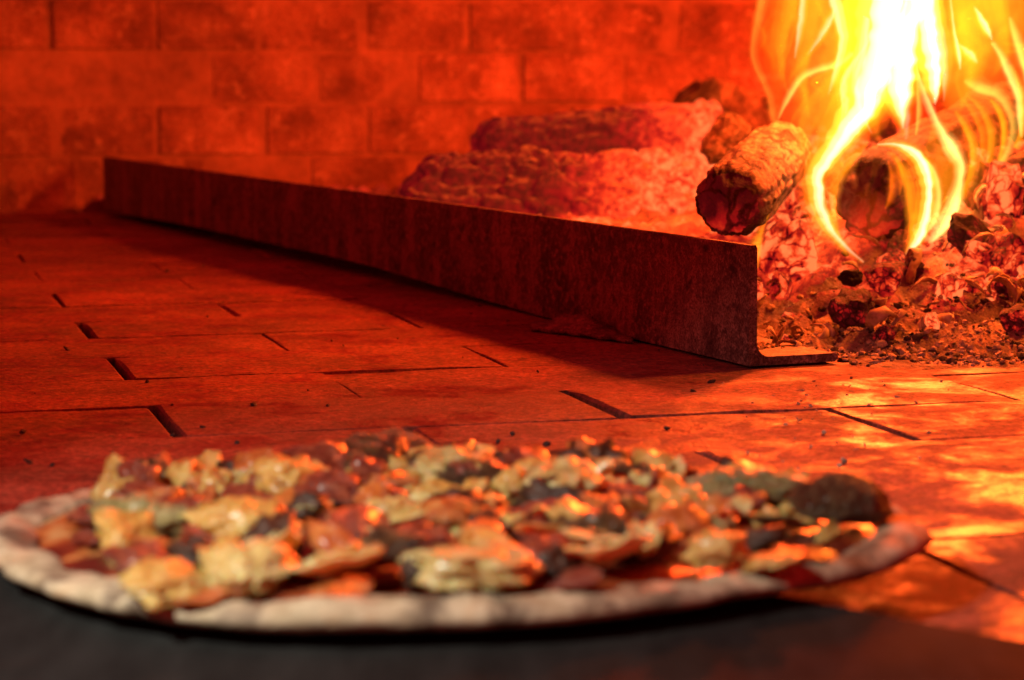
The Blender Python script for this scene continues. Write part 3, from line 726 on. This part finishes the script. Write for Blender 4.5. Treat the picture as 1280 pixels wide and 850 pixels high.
def top_h(x, y): return .0075 + .0022*fbm(Vector((x*28, y*28, 1)), 4) + .0010*fbm(Vector((x*90, y*90, 2)), 3)
vs, fs = [], []; NR = 46
for q in range(NR):
    for k in range(NA):
        a = 2*math.pi*k/NA; rr = (Rs[k] - .0115)*(1 - q/NR); x, y = rr*math.cos(a), rr*math.sin(a)
        vs.append((x, y, top_h(x, y) - .0045*max(0, 1 - q/4)))
vs.append((0, 0, .008))
for q in range(NR-1):
    for k in range(NA): fs.append((q*NA+k, q*NA+(k+1) % NA, (q+1)*NA+(k+1) % NA, (q+1)*NA+k))
for k in range(NA): fs.append(((NR-1)*NA+k, (NR-1)*NA+(k+1) % NA, len(vs)-1))
link('sauce_layer', mesh('sauce_layer', vs, fs), M['sauce'], pizza)

F_cream = mat_food('melted_cheese', [(.3, (.36, .20, .05)), (.5, (.56, .43, .16)), (.7, (.68, .58, .32))], 1.6, .32, .4, .5, .45)
F_gold = mat_food('golden_cheese', [(.3, (.36, .15, .03)), (.5, (.56, .33, .08)), (.7, (.64, .48, .19))], 1.6, .28, .4, .5, .45)
F_green = mat_food('olive_green_leaf', [(.3, (.16, .12, .04)), (.5, (.34, .29, .12)), (.7, (.50, .44, .24))], 1.6, .4, .6, .2)
F_brown = mat_food('browned_mushroom', [(.3, (.05, .02, .008)), (.55, (.17, .075, .028)), (.75, (.32, .17, .07))], 1.8, .45, .7, .2)
F_red = mat_food('cured_ham', [(.3, (.10, .015, .010)), (.5, (.28, .045, .022)), (.72, (.48, .14, .07))], 2.2, .35, .6, .35)
F_dark = mat_food('black_olive', [(.3, (.020, .008, .004)), (.6, (.060, .022, .010)), (.8, (.13, .055, .022))], 1.6, .45, .3, .05)
F_orange = mat_food('tomato_strip', [(.3, (.36, .05, .012)), (.5, (.55, .14, .025)), (.7, (.66, .28, .08))], 2.0, .3, .5, .4)
def chunk_mesh(name, seed, amp=.32, freq=1.5, sub=4):
    """torn, folded lump: ridged and lobed, flat underneath"""
    V_, F_ = ico(sub); o = []
    off = Vector((seed*7.1, seed*2.3, seed))
    for v in V_:
        wv = v*freq + off + .5*Vector((noise.noise(v*1.7 + off), noise.noise(v*1.7 + off*2), noise.noise(v*1.7 + off*3)))
        rg = 1 - 2*abs(noise.noise(wv*1.5))                       # ridges
        k = 1 + amp*fbm(wv, 3) + amp*.6*(rg - .45) + .04*fbm(v*6 + off, 3)
        p = v*max(.25, k)
        if p.z < -.35: p.z = -.35 + (p.z + .35)*.3
        o.append(p)
    return mesh(name, o, F_)
def slice_mesh(name, seed, bend=.9, wav=.25):
    """thin curled slice, about 2 x 1.2, with thickness"""
    rn = random.Random(seed); vs, fs = [], []; nx_, ny_ = 18, 10
    for lay in (0, 1):
        for j in range(ny_+1):
            for i in range(nx_+1):
                u = -1 + 2*i/nx_; v = -1 + 2*j/ny_
                k = math.sqrt(max(0.0, 1 - (abs(u)**2.6))) ; y = v*.62*max(.12, k)*(1 + .15*noise.noise(Vector((u*2, v*2, seed))))
                z = bend*(.55*y*y*1.6 + .30*u*u) + wav*noise.noise(Vector((u*1.8, y*2.4, seed+3))) + (.11 if lay else -.11)*(1 - .7*max(abs(u), abs(v))**4)
                vs.append((u, y, z))
    n1 = (nx_+1)*(ny_+1)
    ix = lambda i, j, l: l*n1 + j*(nx_+1) + i
    for j in range(ny_):
        for i in range(nx_):
            fs.append((ix(i, j, 1), ix(i+1, j, 1), ix(i+1, j+1, 1), ix(i, j+1, 1))); fs.append((ix(i, j, 0), ix(i, j+1, 0), ix(i+1, j+1, 0), ix(i+1, j, 0)))
    for i in range(nx_):
        fs.append((ix(i, 0, 0), ix(i+1, 0, 0), ix(i+1, 0, 1), ix(i, 0, 1))); fs.append((ix(i+1, ny_, 0), ix(i, ny_, 0), ix(i, ny_, 1), ix(i+1, ny_, 1)))
    for j in range(ny_):
        fs.append((ix(0, j+1, 0), ix(0, j, 0), ix(0, j, 1), ix(0, j+1, 1))); fs.append((ix(nx_, j, 0), ix(nx_, j+1, 0), ix(nx_, j+1, 1), ix(nx_, j, 1)))
    return mesh(name, vs, fs)
chunks = [chunk_mesh('cheese_chunk', 1+i, .36 + .06*(i % 3), 1.0 + .2*(i % 4)) for i in range(9)]
slices = [slice_mesh('slice', 60+i, b, wv) for i, (b, wv) in enumerate([(.9, .35), (-.8, .4), (1.3, .3), (.4, .6), (-.4, .55), (1.0, .45)])]
bits = [chunk_mesh('ham_bit', 30+i, .5, 1.9, 3) for i in range(6)]
rp = random.Random(17)
def topping(name, px, py, wpx, hpx, m, pool, mi=None, zc=None, rot=None, dr=None):
    """centre seen at (px, py); sits on the sauce"""
    hh = px2m(hpx, .8)/2*1.18; wpx *= 1.22 ; zg = ZP + .0085
    z = zg + hh*.62 if zc is None else zc
    p = ground(px, py, z); me = pool[(mi if mi is not None else rp.randrange(99)) % len(pool)]
    o = link(name, me, m, pizza); set_mat(o, m)
    o.location = (p.x - PC.x, p.y - PC.y, z - PC.z)
    sx = px2m(wpx, p.y)/2; sy = (sx*rp.uniform(.75, 1.0)) if dr is None else dr*sx
    o.scale = (sx, sy, hh); o.rotation_euler = rot or (rp.uniform(-.25, .25), rp.uniform(-.25, .25), rp.uniform(0, 6.28))
    return o
C, S = chunks, slices
big = [
 ('cheese_lump', 352, 602, 78, 50, F_gold, C), ('cheese_slice', 412, 602, 56, 50, F_gold, S), ('cheese_lump', 300, 655, 104, 46, F_gold, C),
 ('artichoke_piece', 182, 650, 100, 46, F_green, C), ('cheese_lump', 568, 592, 104, 56, F_cream, C), ('mushroom_slice', 488, 642, 104, 34, F_cream, S),
 ('cheese_lump', 704, 615, 82, 58, F_cream, C), ('cheese_slice', 758, 612, 50, 46, F_gold, S), ('mushroom_slice', 832, 604, 92, 44, F_cream, S),
 ('cheese_lump', 738, 686, 132, 66, F_cream, C), ('cheese_slice', 805, 682, 60, 60, F_cream, S), ('cheese_lump', 584, 716, 128, 50, F_cream, C),
 ('tomato_strip', 618, 694, 62, 28, F_orange, C), ('cheese_lump', 418, 706, 118, 56, F_cream, C), ('cheese_lump', 312, 716, 84, 48, F_cream, C),
 ('cheese_slice', 352, 684, 58, 50, F_cream, S), ('artichoke_piece', 928, 612, 112, 46, F_green, C), ('artichoke_leaf', 978, 656, 104, 24, F_green, S),
 ('mushroom_slice', 888, 652, 64, 52, F_green, S), ('cheese_lump', 896, 692, 58, 44, F_gold, C), ('mushroom_piece', 482, 568, 96, 36, F_brown, C),
 ('tomato_strip', 212, 606, 84, 26, F_orange, S), ('cheese_lump', 205, 730, 90, 34, F_gold, C), ('cheese_lump', 228, 722, 90, 34, F_gold, S),
 ('ham_slice', 128, 640, 70, 34, F_red, S), ('olive', 240, 690, 56, 30, F_dark, C), ('olive', 530, 716, 50, 44, F_dark, C), ('olive', 690, 708, 60, 34, F_dark, C),
 ('olive', 600, 660, 40, 26, F_dark, C), ('ham_slice', 856, 642, 60, 36, F_red, S), ('olive', 640, 586, 40, 24, F_dark, C), ('olive', 560, 566, 30, 20, F_dark, C),
 ('cheese_lump', 640, 612, 40, 46, F_gold, C), ('cheese_lump', 690, 576, 46, 26, F_gold, C), ('cheese_lump', 600, 640, 60, 34, F_gold, C),
 ('ham_slice', 440, 664, 80, 26, F_red, S), ('olive', 440, 574, 36, 24, F_dark, C), 
 ('tomato_strip', 780, 570, 90, 14, F_orange, S), ('cheese_slice', 940, 586, 90, 20, F_gold, S), ('tomato_strip', 1010, 690, 90, 18, F_orange, S),
 ('cheese_lump', 960, 704, 60, 18, F_gold, C), ('mushroom_slice', 1000, 676, 60, 18, F_brown, S), ('ham_slice', 110, 668, 46, 24, F_red, S),
 ('ham_slice', 700, 728, 110, 16, F_red, S), ('tomato_strip', 420, 738, 110, 18, F_orange, S),
 ('tomato_strip', 262, 738, 90, 22, F_orange, S), ('cheese_slice', 160, 700, 70, 22, F_cream, S),
 ('ham_slice', 540, 690, 60, 36, F_red, S), ('olive', 820, 626, 40, 22, F_dark, C), ('ham_slice', 910, 560+50, 40, 20, F_red, S),
 ('tomato_strip', 860, 590, 30, 34, F_orange, S), ('cheese_lump', 395, 640, 50, 30, F_cream, C), ('cheese_lump', 540, 620, 60, 26, F_cream, C)]
for nm, x, y, a, b, m, pool in big:
    if pool is C and m in (F_cream, F_gold) and x % 4 >= 2:      # a folded double slice instead of a lump
        topping('cheese_slice', x, y + b*.12, a*1.05, b*.95, m, S); topping('cheese_slice', x + a*.06, y - b*.10, a*.85, b*.9, m, S); continue
    topping(nm, x, y, a, b, m, pool)
    if a > 70 and pool is C:                     # torn folds lying against the bigger lumps
        for q in range(2):
            topping('cheese_fold' if m in (F_cream, F_gold) else 'leaf_fold', x + rp.uniform(-.35, .35)*a, y + rp.uniform(-.15, .25)*b, a*rp.uniform(.35, .6), b*rp.uniform(.45, .8),
                    m if rp.random() < .6 else F_gold, S)
topping('browned_bubble', 1050, 630, 112, 64, M['bubble'], [chunk_mesh('browned_bubble', 5.5, .16, 1.0)], 0, ZP + .016, (.1, .1, .6), .75)
topping('artichoke_leaf', 1088, 650, 60, 22, F_green, S, 0, None, (.1, .3, .4), .8)
for i in range(46):                          # smaller melted pieces between the big ones
    a = rp.uniform(0, 6.283); k = int(a/6.2832*NA) % NA; rr = (Rs[k] - .040)*math.sqrt(rp.random())
    x, y = rr*math.cos(a), rr*math.sin(a); s_ = rp.uniform(.008, .014); m = rp.choice((F_gold, F_gold, F_cream, F_orange, F_red))
    o = link('cheese_piece', rp.choice(S), m, pizza); set_mat(o, m); o.location = (x, y, top_h(x, y) + s_*.30)
    o.scale = (s_*rp.uniform(.9, 1.5), s_, s_*rp.uniform(.6, 1.1)); o.rotation_euler = (rp.uniform(-.5, .5), rp.uniform(-.5, .5), rp.uniform(0, 6.28))
fill = [('ham_bit', F_red, bits), ('ham_bit', F_red, bits), ('mushroom_bit', F_brown, bits), ('cheese_bit', F_cream, S), ('cheese_bit', F_gold, bits), ('olive_bit', F_dark, bits), ('tomato_bit', F_orange, bits), ('cheese_shred', F_gold, S)]
for i in range(240):
    a = rp.uniform(0, 6.283); k = int(a/6.2832*NA) % NA; rr = (Rs[k] - .024)*math.sqrt(rp.random())
    nm, m, pool = rp.choice(fill); s = rp.uniform(.004, .0105)
    x, y = rr*math.cos(a), rr*math.sin(a)
    o = link(nm, rp.choice(pool), m, pizza); set_mat(o, m); o.location = (x, y, top_h(x, y) + s*.4)
    o.scale = (s*rp.uniform(.8, 1.7), s, s*rp.uniform(.5, 1.0)); o.rotation_euler = (rp.uniform(-.6, .6), rp.uniform(-.6, .6), rp.uniform(0, 6.28))

# flecks of ash and soot blown onto the hearth in front of the fire
def g_flecks(rn):
    p = ground(rn.gauss(1035, 60), rn.uniform(470, 590)); return (p.x, p.y, .0008), rn.uniform(.0004, .0014)
crumbs('ash_flecks', 70, g_flecks, ashc, 'tiny pale ash flecks on the hearth between the fire and the pizza', 41)
def g_soot(rn):
    p = ground(rn.uniform(20, 900), rn.uniform(300, 600)); return (p.x, p.y, .0006), rn.uniform(.0005, .0024)
crumbs('soot_crumbs', 45, g_soot, blkc, 'black soot crumbs dotted over the open hearth bricks', 42)
